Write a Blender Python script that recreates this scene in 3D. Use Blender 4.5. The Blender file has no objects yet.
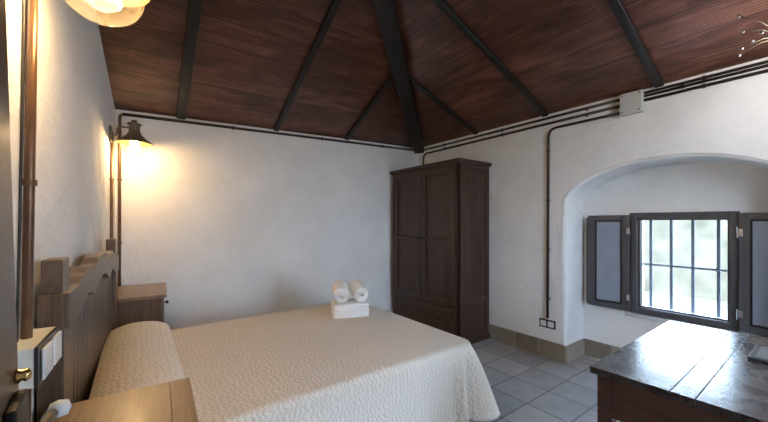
import bpy, bmesh, math, random
from mathutils import Vector, Matrix, noise
random.seed(7)
C = bpy.context.scene.collection
PI = math.pi

# ------------------------------------------------------------------ materials
def nt(name):
    m = bpy.data.materials.new(name); m.use_nodes = True
    n = m.node_tree.nodes; l = m.node_tree.links
    return m, n, l, n['Principled BSDF']

def ramp(n, stops):
    r = n.new('ShaderNodeValToRGB'); e = r.color_ramp.elements
    e[0].position = stops[0][0]; e[0].color = (*stops[0][1], 1)
    e[1].position = stops[-1][0]; e[1].color = (*stops[-1][1], 1)
    for p, c in stops[1:-1]:
        k = e.new(p); k.color = (*c, 1)
    return r

def coords(n, l, scale=(1, 1, 1), kind='Object', rot=(0, 0, 0)):
    t = n.new('ShaderNodeTexCoord'); m = n.new('ShaderNodeMapping')
    m.inputs['Scale'].default_value = scale; m.inputs['Rotation'].default_value = rot
    l.new(t.outputs[kind], m.inputs['Vector']); return m.outputs['Vector']

def tex(n, l, vec, scale, detail=4, rough=.55, dist=0):
    t = n.new('ShaderNodeTexNoise'); t.inputs['Scale'].default_value = scale
    t.inputs['Detail'].default_value = detail; t.inputs['Roughness'].default_value = rough
    t.inputs['Distortion'].default_value = dist
    l.new(vec, t.inputs['Vector']); return t.outputs['Fac']

def bump(n, l, h, strength, dist, normal=None):
    b = n.new('ShaderNodeBump'); b.inputs['Strength'].default_value = strength
    b.inputs['Distance'].default_value = dist; l.new(h, b.inputs['Height'])
    if normal: l.new(normal, b.inputs['Normal'])
    return b.outputs['Normal']

def plain(name, col, rough=.5, metal=0, spec=.5, noise_amt=0, bmp=0, nscale=30, coat=0):
    m, n, l, p = nt(name)
    p.inputs['Roughness'].default_value = rough; p.inputs['Metallic'].default_value = metal
    p.inputs['Specular IOR Level'].default_value = spec
    p.inputs['Coat Weight'].default_value = coat
    v = coords(n, l); f = tex(n, l, v, nscale)
    a = tuple(max(0, c * (1 - noise_amt)) for c in col); b = tuple(min(1, c * (1 + noise_amt)) for c in col)
    r = ramp(n, [(.3, a), (.7, b)]); l.new(f, r.inputs['Fac']); l.new(r.outputs['Color'], p.inputs['Base Color'])
    if bmp: l.new(bump(n, l, f, bmp, .005), p.inputs['Normal'])
    return m

def wood(name, c1, c2, axis='z', rough=.4, coat=.0, bmp=.25, dens=1.0, rvar=.12):
    m, n, l, p = nt(name)
    s = {'x': (1.2, 22, 22), 'y': (22, 1.2, 22), 'z': (22, 22, 1.2)}[axis]
    v = coords(n, l, tuple(q * dens for q in s))
    f = tex(n, l, v, 1.0, 6, .6, .6)
    v2 = coords(n, l, tuple(q * dens * 3.2 for q in s)); g = tex(n, l, v2, 1.4, 3, .7, .2)
    mx = n.new('ShaderNodeMath'); mx.operation = 'MULTIPLY_ADD'; mx.inputs[1].default_value = .45
    l.new(g, mx.inputs[0]); 
    ml = n.new('ShaderNodeMath'); ml.operation = 'MULTIPLY'; ml.inputs[1].default_value = .6
    l.new(f, ml.inputs[0]); l.new(ml.outputs[0], mx.inputs[2])
    r = ramp(n, [(.32, c1), (.72, c2)]); l.new(mx.outputs[0], r.inputs['Fac'])
    l.new(r.outputs['Color'], p.inputs['Base Color'])
    rr = n.new('ShaderNodeMapRange'); rr.inputs['To Min'].default_value = rough - rvar; rr.inputs['To Max'].default_value = rough + rvar
    l.new(f, rr.inputs['Value']); l.new(rr.outputs['Result'], p.inputs['Roughness'])
    p.inputs['Coat Weight'].default_value = coat; p.inputs['Coat Roughness'].default_value = .15
    l.new(bump(n, l, mx.outputs[0], bmp, .004), p.inputs['Normal'])
    return m

def plaster(name, c1, c2, b1=.5, b2=.25):
    m, n, l, p = nt(name)
    v = coords(n, l, kind='Object')
    a = tex(n, l, v, 1.6, 5, .6); bb = tex(n, l, v, 7, 6, .65, .4); c = tex(n, l, v, 60, 3, .6)
    r = ramp(n, [(.3, c1), (.65, c2)]); l.new(a, r.inputs['Fac']); l.new(r.outputs['Color'], p.inputs['Base Color'])
    p.inputs['Roughness'].default_value = .9; p.inputs['Specular IOR Level'].default_value = .2
    n1 = bump(n, l, bb, b1, .02)
    l.new(bump(n, l, c, b2, .004, n1), p.inputs['Normal'])
    return m

def ceiling_mat():
    m, n, l, p = nt('reddish_brown_reeded_ceiling_boards')
    uv = n.new('ShaderNodeTexCoord'); sep = n.new('ShaderNodeSeparateXYZ')
    l.new(uv.outputs['UV'], sep.inputs[0])
    def math_(op, a, b=None, c=None):
        k = n.new('ShaderNodeMath'); k.operation = op
        for i, q in enumerate((a, b, c)):
            if q is None: continue
            if isinstance(q, (int, float)): k.inputs[i].default_value = q
            else: l.new(q, k.inputs[i])
        return k.outputs[0]
    U, V = sep.outputs[0], sep.outputs[1]
    P = .222
    vp = math_('DIVIDE', V, P); fl = math_('FLOOR', vp); fr = math_('FRACT', vp)
    # per-plank end joints
    wn = n.new('ShaderNodeTexWhiteNoise'); wn.noise_dimensions = '1D'; l.new(fl, wn.inputs['W'])
    uo = math_('MULTIPLY_ADD', wn.outputs['Value'], 2.7, math_('DIVIDE', U, 1.85))
    cell = math_('FLOOR', uo)
    cb = n.new('ShaderNodeCombineXYZ'); l.new(fl, cb.inputs[0]); l.new(cell, cb.inputs[1])
    w2 = n.new('ShaderNodeTexWhiteNoise'); w2.noise_dimensions = '2D'; l.new(cb.outputs[0], w2.inputs['Vector'])
    # seam mask
    seam = math_('LESS_THAN', fr, .032)
    # reeds
    rd = math_('FRACT', math_('DIVIDE', V, .0222))
    rd2 = math_('ABSOLUTE', math_('SUBTRACT', rd, .5))       # 0..0.5, groove at 0.5
    groove = math_('GREATER_THAN', rd2, .33)
    # stretched grain
    mp = n.new('ShaderNodeMapping'); mp.inputs['Scale'].default_value = (1.6, 9, 1); l.new(uv.outputs['UV'], mp.inputs['Vector'])
    g = tex(n, l, mp.outputs['Vector'], 1.3, 7, .62, .8)
    mp2 = n.new('ShaderNodeMapping'); mp2.inputs['Scale'].default_value = (5, 5, 1); l.new(uv.outputs['UV'], mp2.inputs['Vector'])
    g2 = tex(n, l, mp2.outputs['Vector'], .5, 4, .6, .3)
    s = math_('ADD', math_('MULTIPLY', g, .6), math_('MULTIPLY', g2, .35))
    s = math_('MULTIPLY_ADD', w2.outputs['Value'], .07, math_('ADD', s, .04))
    r = ramp(n, [(.38, (.036, .0125, .0085)), (.53, (.112, .040, .025)), (.74, (.28, .125, .078))])
    l.new(s, r.inputs['Fac'])
    mixd = n.new('ShaderNodeMix'); mixd.data_type = 'RGBA'
    l.new(math_('MULTIPLY', groove, .62), mixd.inputs['Factor']); l.new(r.outputs['Color'], mixd.inputs['A']); mixd.inputs['B'].default_value = (.012, .004, .003, 1)
    mix2 = n.new('ShaderNodeMix'); mix2.data_type = 'RGBA'
    l.new(seam, mix2.inputs['Factor']); l.new(mixd.outputs['Result'], mix2.inputs['A']); mix2.inputs['B'].default_value = (.006, .003, .002, 1)
    l.new(mix2.outputs['Result'], p.inputs['Base Color'])
    p.inputs['Roughness'].default_value = .30
    hh = math_('SUBTRACT', math_('SUBTRACT', 1.0, math_('MULTIPLY', math_('POWER', math_('MULTIPLY', rd2, 2.0), 3.0), .5)), seam)
    l.new(bump(n, l, hh, .45, .004), p.inputs['Normal'])
    return m

def tile_mat(name, w, h, cols, mortar, msize=.006, off=0, rough=.45, rot=(0, 0, 0), bmp=.3, loc=(0, 0, 0), blot=.5):
    m, n, l, p = nt(name)
    t = n.new('ShaderNodeTexCoord'); mp = n.new('ShaderNodeMapping'); mp.inputs['Rotation'].default_value = rot; mp.inputs['Location'].default_value = loc
    l.new(t.outputs['Object'], mp.inputs['Vector'])
    b = n.new('ShaderNodeTexBrick'); b.offset = off; b.squash = 1
    b.inputs['Scale'].default_value = 1; b.inputs['Brick Width'].default_value = w; b.inputs['Row Height'].default_value = h
    b.inputs['Mortar Size'].default_value = msize; b.inputs['Mortar Smooth'].default_value = .3
    b.inputs['Color1'].default_value = (0, 0, 0, 1); b.inputs['Color2'].default_value = (1, 1, 1, 1); b.inputs['Mortar'].default_value = (.5, .5, .5, 1)
    l.new(mp.outputs['Vector'], b.inputs['Vector'])
    f = tex(n, l, mp.outputs['Vector'], 5, 7, .65, .5)
    mx = n.new('ShaderNodeMix'); mx.data_type = 'FLOAT'; mx.inputs['Factor'].default_value = blot
    sp = n.new('ShaderNodeSeparateColor'); l.new(b.outputs['Color'], sp.inputs[0])
    l.new(sp.outputs[0], mx.inputs['A']); l.new(f, mx.inputs['B'])
    r = ramp(n, cols); l.new(mx.outputs['Result'], r.inputs['Fac'])
    m2 = n.new('ShaderNodeMix'); m2.data_type = 'RGBA'; l.new(b.outputs['Fac'], m2.inputs['Factor']); l.new(r.outputs['Color'], m2.inputs['A']); m2.inputs['B'].default_value = (*mortar, 1)
    l.new(m2.outputs['Result'], p.inputs['Base Color'])
    p.inputs['Roughness'].default_value = rough
    inv = n.new('ShaderNodeMath'); inv.operation = 'SUBTRACT'; inv.inputs[0].default_value = 1; l.new(b.outputs['Fac'], inv.inputs[1])
    n1 = bump(n, l, inv.outputs[0], bmp, .004)
    l.new(bump(n, l, f, .2, .004, n1), p.inputs['Normal'])
    return m

def fabric_mat(name, c1, c2):
    m, n, l, p = nt(name)
    v = coords(n, l)
    # wavy matelasse relief
    d = n.new('ShaderNodeTexNoise'); d.inputs['Scale'].default_value = 14; d.inputs['Detail'].default_value = 1; l.new(v, d.inputs['Vector'])
    mix = n.new('ShaderNodeMix'); mix.data_type = 'VECTOR'; mix.inputs['Factor'].default_value = .045
    l.new(v, mix.inputs['A']); l.new(d.outputs['Color'], mix.inputs['B'])
    sp_ = n.new('ShaderNodeSeparateXYZ'); l.new(mix.outputs['Result'], sp_.inputs[0])
    def m_(op, a, b=None, c=None):
        k = n.new('ShaderNodeMath'); k.operation = op
        for i_, q in enumerate((a, b, c)):
            if q is None: continue
            if isinstance(q, (int, float)): k.inputs[i_].default_value = q
            else: l.new(q, k.inputs[i_])
        return k.outputs[0]
    yz = m_('ADD', sp_.outputs[1], sp_.outputs[2])
    zig = m_('PINGPONG', m_('MULTIPLY', yz, 46.0), 1.0)           # zigzag rows
    ph = m_('ADD', m_('MULTIPLY', sp_.outputs[0], 2*PI/.025), m_('MULTIPLY', zig, 3.4))
    h1 = m_('MULTIPLY_ADD', m_('SINE', ph), .5, .5)
    rr = ramp(n, [(.18, (0, 0, 0)), (.62, (1, 1, 1))]); l.new(h1, rr.inputs['Fac'])
    r = ramp(n, [(0, c1), (.8, c2)]); l.new(rr.outputs['Color'], r.inputs['Fac'])
    l.new(r.outputs['Color'], p.inputs['Base Color'])
    p.inputs['Roughness'].default_value = .75; p.inputs['Sheen Weight'].default_value = .25
    p.inputs['Specular IOR Level'].default_value = .25
    soft = tex(n, l, v, 3.0, 3, .5)
    n1 = bump(n, l, soft, .35, .05)
    l.new(bump(n, l, rr.outputs['Color'], .5, .008, n1), p.inputs['Normal'])
    return m

def glass_mat(name, tint=(1, 1, 1), gloss=.12, rough=.02, milky=0):
    m = bpy.data.materials.new(name); m.use_nodes = True
    n = m.node_tree.nodes; l = m.node_tree.links
    n.remove(n['Principled BSDF']); o = n['Material Output']
    t = n.new('ShaderNodeBsdfTransparent'); t.inputs['Color'].default_value = (*tint, 1)
    g = n.new('ShaderNodeBsdfGlossy'); g.inputs['Roughness'].default_value = rough
    lw = n.new('ShaderNodeLayerWeight'); lw.inputs['Blend'].default_value = .25
    ma = n.new('ShaderNodeMath'); ma.operation = 'MULTIPLY_ADD'; ma.inputs[1].default_value = .6; ma.inputs[2].default_value = gloss * .3
    l.new(lw.outputs['Facing'], ma.inputs[0])
    pw = n.new('ShaderNodeMath'); pw.operation = 'POWER'; pw.inputs[1].default_value = 1.6; l.new(ma.outputs[0], pw.inputs[0])
    mx = n.new('ShaderNodeMixShader'); l.new(pw.outputs[0], mx.inputs[0]); l.new(t.outputs[0], mx.inputs[1]); l.new(g.outputs[0], mx.inputs[2])
    if milky:
        tr_ = n.new('ShaderNodeBsdfTranslucent'); tr_.inputs['Color'].default_value = (1, .93, .75, 1)
        m3 = n.new('ShaderNodeMixShader'); m3.inputs[0].default_value = milky
        l.new(mx.outputs[0], m3.inputs[1]); l.new(tr_.outputs[0], m3.inputs[2]); mx = m3
    l.new(mx.outputs[0], o.inputs['Surface'])
    return m

def emis(name, col, s):
    m, n, l, p = nt(name)
    p.inputs['Base Color'].default_value = (*col, 1)
    p.inputs['Emission Color'].default_value = (*col, 1); p.inputs['Emission Strength'].default_value = s
    return m

def table_mat():
    m, n, l, p = nt('glossy_dark_tabletop_wood')
    v = coords(n, l, (1.0, 14, 14)); f = tex(n, l, v, 1.0, 5, .6, .5)
    r = ramp(n, [(.3, (.016, .012, .014)), (.7, (.055, .040, .042))]); l.new(f, r.inputs['Fac']); l.new(r.outputs['Color'], p.inputs['Base Color'])
    v2 = coords(n, l); sp = tex(n, l, v2, 11, 8, .75, .3)
    rr = n.new('ShaderNodeMapRange'); rr.inputs['From Min'].default_value = .35; rr.inputs['From Max'].default_value = .65
    rr.inputs['To Min'].default_value = .14; rr.inputs['To Max'].default_value = .42; l.new(sp, rr.inputs['Value']); l.new(rr.outputs['Result'], p.inputs['Roughness'])
    p.inputs['Specular IOR Level'].default_value = .8; p.inputs['Coat Weight'].default_value = .8; p.inputs['Coat Roughness'].default_value = .16
    hi = tex(n, l, v2, 70, 3, .7)
    n1 = bump(n, l, hi, .25, .003); n2 = bump(n, l, sp, .2, .005, n1)
    l.new(n2, p.inputs['Normal']); l.new(n2, p.inputs['Coat Normal'])
    return m

M = dict(
    wall=plaster('white_lime_plaster', (.74, .735, .72), (.84, .835, .82), .85, .3),
    ceil=ceiling_mat(),
    beam=wood('black_stained_beam_wood', (.007, .006, .0055), (.024, .020, .018), 'y', .38, 0, .3),
    beamx=wood('black_stained_beam_wood_across', (.007, .006, .0055), (.024, .020, .018), 'x', .38, 0, .3),
    floor=tile_mat('grey_slate_floor_tiles', .315, .315, [(.2, (.25, .25, .255)), (.5, (.38, .38, .385)), (.8, (.52, .51, .50))], (.15, .15, .15), .006, 0, .42, loc=(.135, .16, 0), bmp=.4, blot=.72),
    base=tile_mat('taupe_skirting_tiles', .27, 2.0, [(.2, (.17, .14, .105)), (.5, (.27, .23, .175)), (.8, (.37, .32, .25))], (.34, .32, .28), .005, 0, .5, rot=(0, 0, -PI/2), bmp=.2, loc=(.02, .6, 0), blot=.6),
    basex=tile_mat('taupe_skirting_tiles_across', .27, 2.0, [(.2, (.17, .14, .105)), (.5, (.27, .23, .175)), (.8, (.37, .32, .25))], (.34, .32, .28), .005, 0, .5, bmp=.2, loc=(.02, .6, 0), blot=.6),
    ward=wood('dark_walnut_upright_grain', (.014, .007, .0045), (.090, .045, .027), 'z', .42, .0, .25),
    wardx=wood('dark_walnut_level_grain', (.014, .007, .0045), (.090, .045, .027), 'y', .42, .0, .25),
    head=wood('brown_bed_wood_upright_grain', (.020, .012, .008), (.19, .120, .075), 'z', .36, .12, .45),
    heady=wood('brown_bed_wood_level_grain', (.055, .036, .026), (.19, .13, .09), 'y', .38, .1, .25),
    night=wood('brown_nightstand_wood_lamplight_tint', (.10, .060, .033), (.33, .215, .125), 'y', .36, .15, .25),  # lamp light on the top put into a lighter, golden wood colour
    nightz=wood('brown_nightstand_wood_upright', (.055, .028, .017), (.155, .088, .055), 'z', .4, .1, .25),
    ttop=table_mat(),
    tleg=wood('reddish_dark_table_wood', (.035, .014, .010), (.085, .038, .026), 'y', .42, .05, .2),
    conduit=plain('dark_brown_conduit', (.032, .019, .015), .4, .2, .5, .15),
    copper=plain('bronze_brown_conduit', (.16, .085, .045), .32, .45, .5, .2, 0, 12),
    cable=plain('black_cable', (.02, .02, .02), .5),
    bronze=plain('aged_dark_bronze', (.15, .115, .070), .45, .35, .5, .25, .2, 60),
    bronzeglow=plain('warm_painted_shade_lining', (.16, .08, .02), .5, .1, .5, .1),
    brass=plain('polished_brass', (.72, .50, .20), .22, 1, .5, .05),
    dark=plain('black_iron', (.018, .017, .018), .4, .5, .5, .2),
    steel=plain('bright_steel', (.62, .63, .65), .25, 1, .5, .05),
    white=plain('white_plastic', (.78, .78, .76), .35, 0, .5, .02),
    cream=plain('cream_painted_box', (.70, .70, .62), .5, 0, .4, .03),
    junc=plain('light_grey_plastic', (.52, .53, .50), .5, 0, .4, .03),
    black=plain('black_plastic', (.015, .015, .016), .3, 0, .5),
    shut=plain('slate_grey_paint', (.070, .068, .074), .38, 0, .5, .12, .1, 20, .25),
    shutp=plain('glossy_panel_paint_reflection_tint', (.27, .31, .38), .16, 0, .6, .06, 0, 8, .5),  # bright bluish reflection is put into the panel's base colour
    iron=plain('grille_iron_glare_tint', (.16, .18, .23), .5, .0, .5, .1),  # iron colour lightened to carry the window glare
    sill=plain('pale_stone_sill', (.60, .60, .59), .5, 0, .4, .08, .2),
    spread=fabric_mat('beige_matelasse_fabric', (.665, .59, .50), (.74, .665, .57)),
    mattress=plain('white_mattress_ticking', (.7, .69, .66), .8, 0, .2, .03, .1),
    towel=plain('white_terry_cloth', (.88, .87, .84), .95, 0, .1, .05, .9, 140),
    doorw=wood('dark_brown_door_wood', (.055, .034, .022), (.14, .09, .06), 'z', .35, .2, .15),
    glass=glass_mat('clear_lamp_glass', (1, .97, .90), .25, .02, .018),
    pane=glass_mat('window_pane_glass', (.97, .99, .98), .05),
    bulb=emis('glowing_warm_bulb', (1, .80, .52), 30),
    crystal=plain('small_silver_bulb', (.30, .29, .28), .2, .3),
    slate=plain('charcoal_folder_cover', (.05, .05, .052), .3, 0, .5, .1),
    gravel=plain('pale_dry_gravel', (.085, .080, .062), .9, 0, .2, .35, .3, 2.2),
    bush=plain('dusty_green_leaves', (.22, .28, .10), .8, 0, .2, .35, .5, 12),
)

# ------------------------------------------------------------------ helpers
def link(name, bm, mat, parent=None, smooth=False, bevel=0, seg=2, mats=None):
    me = bpy.data.meshes.new(name); bmesh.ops.recalc_face_normals(bm, faces=bm.faces[:]) if len(bm.faces) else None
    bm.to_mesh(me); bm.free()
    o = bpy.data.objects.new(name, me); C.objects.link(o)
    for mm in (mats or [mat]): me.materials.append(mm)
    if smooth:
        for p in me.polygons: p.use_smooth = True
    if bevel:
        b = o.modifiers.new('edge', 'BEVEL'); b.width = bevel; b.segments = seg; b.limit_method = 'ANGLE'; b.angle_limit = math.radians(40)
        for p in me.polygons: p.use_smooth = True
        w = o.modifiers.new('wn', 'WEIGHTED_NORMAL'); w.keep_sharp = True
    if parent: o.parent = parent
    return o

def tag(o, label=None, cat=None, group=None, kind=None):
    if label: o['label'] = label
    if cat: o['category'] = cat
    if group: o['group'] = group
    if kind: o['kind'] = kind
    return o

def empty(name, loc=(0, 0, 0), rz=0):
    o = bpy.data.objects.new(name, None); C.objects.link(o); o.location = loc; o.rotation_euler = (0, 0, rz); o.empty_display_size = .1
    return o

def box(bm, x0, x1, y0, y1, z0, z1, mi=0):
    v = [bm.verts.new((x, y, z)) for z in (z0, z1) for x, y in ((x0, y0), (x1, y0), (x1, y1), (x0, y1))]
    for f in ((3, 2, 1, 0), (4, 5, 6, 7), (0, 1, 5, 4), (1, 2, 6, 5), (2, 3, 7, 6), (3, 0, 4, 7)):
        fc = bm.faces.new([v[i] for i in f]); fc.material_index = mi
    return v

def prism(bm, pts, a, n, thick):
    """closed outline pts (Vectors) swept by n*thick"""
    v0 = [bm.verts.new(p) for p in pts]; v1 = [bm.verts.new(p + n * thick) for p in pts]
    k = len(pts)
    bm.faces.new(v0[::-1]); bm.faces.new(v1)
    for i in range(k): bm.faces.new([v0[i], v0[(i+1) % k], v1[(i+1) % k], v1[i]])

def tube(bm, pts, r, seg=12, cap=True):
    pts = [Vector(p) for p in pts]; rings = []
    prev = None
    for i, p in enumerate(pts):
        t = (pts[min(i+1, len(pts)-1)] - pts[max(i-1, 0)]).normalized()
        if prev is None:
            up = Vector((0, 0, 1)) if abs(t.z) < .9 else Vector((1, 0, 0))
            a = t.cross(up).normalized()
        else: a = (prev - t * prev.dot(t)).normalized()
        prev = a; b = t.cross(a)
        rr = r[i] if isinstance(r, (list, tuple)) else r
        rings.append([bm.verts.new(p + (a * math.cos(2*PI*k/seg) + b * math.sin(2*PI*k/seg)) * rr) for k in range(seg)])
    for i in range(len(rings)-1):
        for k in range(seg):
            bm.faces.new([rings[i][k], rings[i][(k+1) % seg], rings[i+1][(k+1) % seg], rings[i+1][k]])
    if cap: bm.faces.new(rings[0][::-1]); bm.faces.new(rings[-1])

def lathe(bm, prof, c=(0, 0, 0), seg=32, axis='z', closed=False):
    c = Vector(c); rings = []
    def pt(r, h, a):
        x, y = r * math.cos(a), r * math.sin(a)
        if axis == 'z': return Vector((x, y, h))
        if axis == 'x': return Vector((h, x, y))
        return Vector((x, h, y))
    for r, h in prof:
        if r < 1e-5: rings.append([bm.verts.new(c + pt(0, h, 0))])
        else: rings.append([bm.verts.new(c + pt(r, h, 2*PI*k/seg)) for k in range(seg)])
    for a, b in zip(rings, rings[1:]):
        for k in range(seg):
            q = [a[k % len(a)], a[(k+1) % len(a)], b[(k+1) % len(b)], b[k % len(b)]]
            q = list(dict.fromkeys(q))
            if len(q) >= 3: bm.faces.new(q)
    return rings

def bend(p0, p1, p2, r=.06, n=7):
    """polyline p0-p1-p2 with a rounded corner"""
    p0, p1, p2 = map(Vector, (p0, p1, p2)); a = (p0 - p1).normalized(); b = (p2 - p1).normalized()
    s, e = p1 + a * r, p1 + b * r; out = [p0, s]
    for i in range(1, n):
        t = i / n; out.append(s * (1-t)**2 + p1 * 2*t*(1-t) + e * t*t)
    return out + [e, p2]

def sphere(bm, c, r, seg=16, sz=1.0):
    lathe(bm, [(r * math.sin(PI*i/10), -r * sz * math.cos(PI*i/10)) for i in range(11)], c, seg)

# ------------------------------------------------------------------ room numbers (metres)
XR, YB = 3.387, 3.73
def wl(y): return -.155 - .077 * (YB - y) if y > 2.98 else -.2128 - .029 * (2.98 - y)   # left wall line
RW = -math.atan(.045)
XA = 3.77                                            # back of the window niche
YF = -1.15
def zb(x, y): return 2.36 + .034 * (x + .14) + .48 * (YB - y)
def zr(x, y): return 2.48 + .40 * (XR - x)
def hipY(x): return (.434 * x + .320 + 0.0) / .48
XT = .10

# ------------------------------------------------------------------ setting
bm = bmesh.new(); box(bm, -.9, 3.9, YF, 3.9, -.12, 0)
tag(link('floor', bm, M['floor']), kind='structure')

# back wall, top edge follows the ceiling
bm = bmesh.new()
pts = [Vector((-.5, YB, 0)), Vector((3.6, YB, 0)), Vector((3.6, YB, 2.60)), Vector((XR, YB, zb(XR, YB)+.06)), Vector((-.5, YB, zb(-.5, YB)+.06))]
prism(bm, pts, None, Vector((0, 1, 0)), .25)
tag(link('wall_back', bm, M['wall']), kind='structure')

# left wall, slightly askew
bm = bmesh.new()
pts = [Vector((wl(y), y, z)) for y, z in ((YF, 0), (2.98, 0), (2.98, 2.80), (.95, 3.75), (.70, 3.80), (YF, 3.80))]
prism(bm, pts, None, Vector((-1, 0, 0)), .18)
pts = [Vector((wl(y), y, z)) for y, z in ((2.981, 0), (YB+.1, 0), (YB+.1, 2.5), (2.981, 2.80))]
prism(bm, pts, None, Vector((-1, 0, 0)), .18)
tag(link('wall_left', bm, M['wall']), kind='structure')

# right wall with arched niche and window hole
bm = bmesh.new()
NL, NR = 1.600, .11                                   # niche sides
yc, hw = (NL + NR) / 2, (NL - NR) / 2
arch = []
for i in range(33):
    a = i / 32; y = NL + (NR - NL) * a
    arch.append((y, 1.60 + .282 * max(0, 1 - abs((y - yc) / hw) ** 2.3) ** .78))
loop = [(NL, 0)] + [(NL, .9)] + arch + [(NR, .9)] + [(NR, 0)]
ztop = 2.56
def v3(x, y, z): return bm.verts.new((x, y, z))
rb = .028
# loop normal pointing out of the opening (into the wall)
def outward(i):
    y0, z0 = loop[max(i-1, 0)]; y1, z1 = loop[min(i+1, len(loop)-1)]
    t = Vector((y1-y0, z1-z0)).normalized(); n = Vector((t.y, -t.x))
    y, z = loop[i]
    if (n.x * (y - yc) + n.y * (z - 1.0)) < 0: n = -n
    if i in (0, len(loop)-1): n = Vector((1 if y > yc else -1, 0))
    return n
rings = []
for k in range(7):
    th = PI/2 * k / 6; off = rb * (1 - math.sin(th)); dx = rb * (1 - math.cos(th))
    rings.append([v3(XR + dx, loop[i][0] + outward(i).x * off, loop[i][1] + outward(i).y * off) for i in range(len(loop))])
rings.append([v3(XA + .02, y, z) for y, z in loop])
for a, b in zip(rings, rings[1:]):
    for i in range(len(loop)-1):
        f = bm.faces.new([a[i], a[i+1], b[i+1], b[i]]); f.smooth = True
r0 = rings[0]
topv = [v3(XR, v.co.y, ztop) for v in r0]
A = v3(XR, YB+.1, 0); B = v3(XR, YB+.1, ztop); D = v3(XR, YF, 0); E_ = v3(XR, YF, ztop)
bm.faces.new([A, r0[0], r0[1], r0[2], topv[2], B]); k = len(r0)
for i in range(2, k-3): bm.faces.new([r0[i], r0[i+1], topv[i+1], topv[i]])
bm.faces.new([r0[k-3], r0[k-2], r0[k-1], D, E_, topv[k-3]])
for i in [0, 1, k-1, k-2]:
    bm.verts.remove(topv[i])
# niche back with window hole
wy0, wy1, wz0, wz1 = .485, 1.150, .555, 1.440
def rect(x, y0, y1, z0, z1): bm.faces.new([v3(x, y0, z0), v3(x, y1, z0), v3(x, y1, z1), v3(x, y0, z1)])
rect(XA, -.1, wy0, 0, 2.1); rect(XA, wy1, 1.8, 0, 2.1); rect(XA, wy0, wy1, 0, wz0); rect(XA, wy0, wy1, wz1, 2.1)
XO = 4.02
for (ya, za, yb, zb_) in ((wy0, wz0, wy1, wz0), (wy1, wz0, wy1, wz1), (wy1, wz1, wy0, wz1), (wy0, wz1, wy0, wz0)):
    bm.faces.new([v3(XA, ya, za), v3(XA, yb, zb_), v3(XO, yb, zb_), v3(XO, ya, za)])
rect(XO, YF, wy0, 0, ztop); rect(XO, wy1, YB+.1, 0, ztop); rect(XO, wy0, wy1, 0, wz0); rect(XO, wy0, wy1, wz1, ztop)
bm.faces.new([v3(XR, YF, ztop), v3(XR, YB+.1, ztop), v3(XO, YB+.1, ztop), v3(XO, YF, ztop)])
bm.faces.new([v3(XR, YF, 0), v3(XR, YF, ztop), v3(XO, YF, ztop), v3(XO, YF, 0)])
me = bpy.data.meshes.new('wall_right'); bm.to_mesh(me); bm.free()
o = bpy.data.objects.new('wall_right', me); C.objects.link(o); me.materials.append(M['wall']); tag(o, kind='structure')

# ceiling planes with uv in metres: u along the boards, v up the slope
def roof(name, pts, uf):
    bm = bmesh.new(); n = (pts[1]-pts[0]).cross(pts[2]-pts[0]).normalized()
    if n.z < 0: n = -n
    lo = [bm.verts.new(p) for p in pts]; hi = [bm.verts.new(p + Vector((0, 0, .06))) for p in pts]
    bm.faces.new(lo); bm.faces.new(hi[::-1])
    for i in range(len(pts)):
        j = (i+1) % len(pts); bm.faces.new([lo[i], lo[j], hi[j], hi[i]])
    uvl = bm.loops.layers.uv.new('UVMap')
    for f in bm.faces:
        for lp in f.loops: lp[uvl].uv = uf(lp.vert.co)
    return tag(link(name, bm, M['ceil']), kind='structure')
def P(x, y, f): return Vector((x, y, f(x, y)))
XH = 3.66
def zbp(x, y): return zb(x, y)
ya = hipY(XT)
hipe = Vector((3.62, hipY(3.62), zr(3.62, 0)))
roof('ceiling', [P(-.5, 3.96, zb), Vector((3.62, 3.96, zb(3.62, 3.96))), hipe, P(XT, ya, zb), Vector((-.5, ya, zb(-.5, ya)))],
     lambda c: (c.x + .3, (YB - c.y) * 1.109 + .222 * 8 - .02))
roof('ceiling_right', [hipe, P(XT, ya, zb), Vector((XT, YF, zr(XT, 0))), Vector((3.62, YF, zr(3.62, 0)))],
     lambda c: (c.y + 3.1, (XR - c.x) * 1.077 + .222 * 8 + .03))
roof('ceiling_left', [P(XT, ya, zb), Vector((XT, YF, zr(XT, 0))), Vector((-.5, YF, 3.72)), Vector((-.5, ya, zb(-.5, ya)))],
     lambda c: (c.y + 3.1, (XR - c.x) * 1.077 + .222 * 8 + .03))

# skirting tiles
bm = bmesh.new(); box(bm, XR-.018, XR-.001, 1.600, 2.49, 0, .167)
tag(link('baseboard_right', bm, M['base'], bevel=.002), kind='structure')
bm = bmesh.new(); box(bm, XR-.018, XA, 1.583, 1.599, 0, .165)
tag(link('baseboard_niche_side', bm, M['basex'], bevel=.002), kind='structure')
bm = bmesh.new(); box(bm, XA-.018, XA-.001, .12, 1.583, 0, .165)
tag(link('baseboard_niche', bm, M['base'], bevel=.002), kind='structure')
bm = bmesh.new(); box(bm, -.12, 2.8, YB-.018, YB-.001, 0, .16)
tag(link('baseboard_back', bm, M['basex'], bevel=.002), kind='structure')

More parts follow.
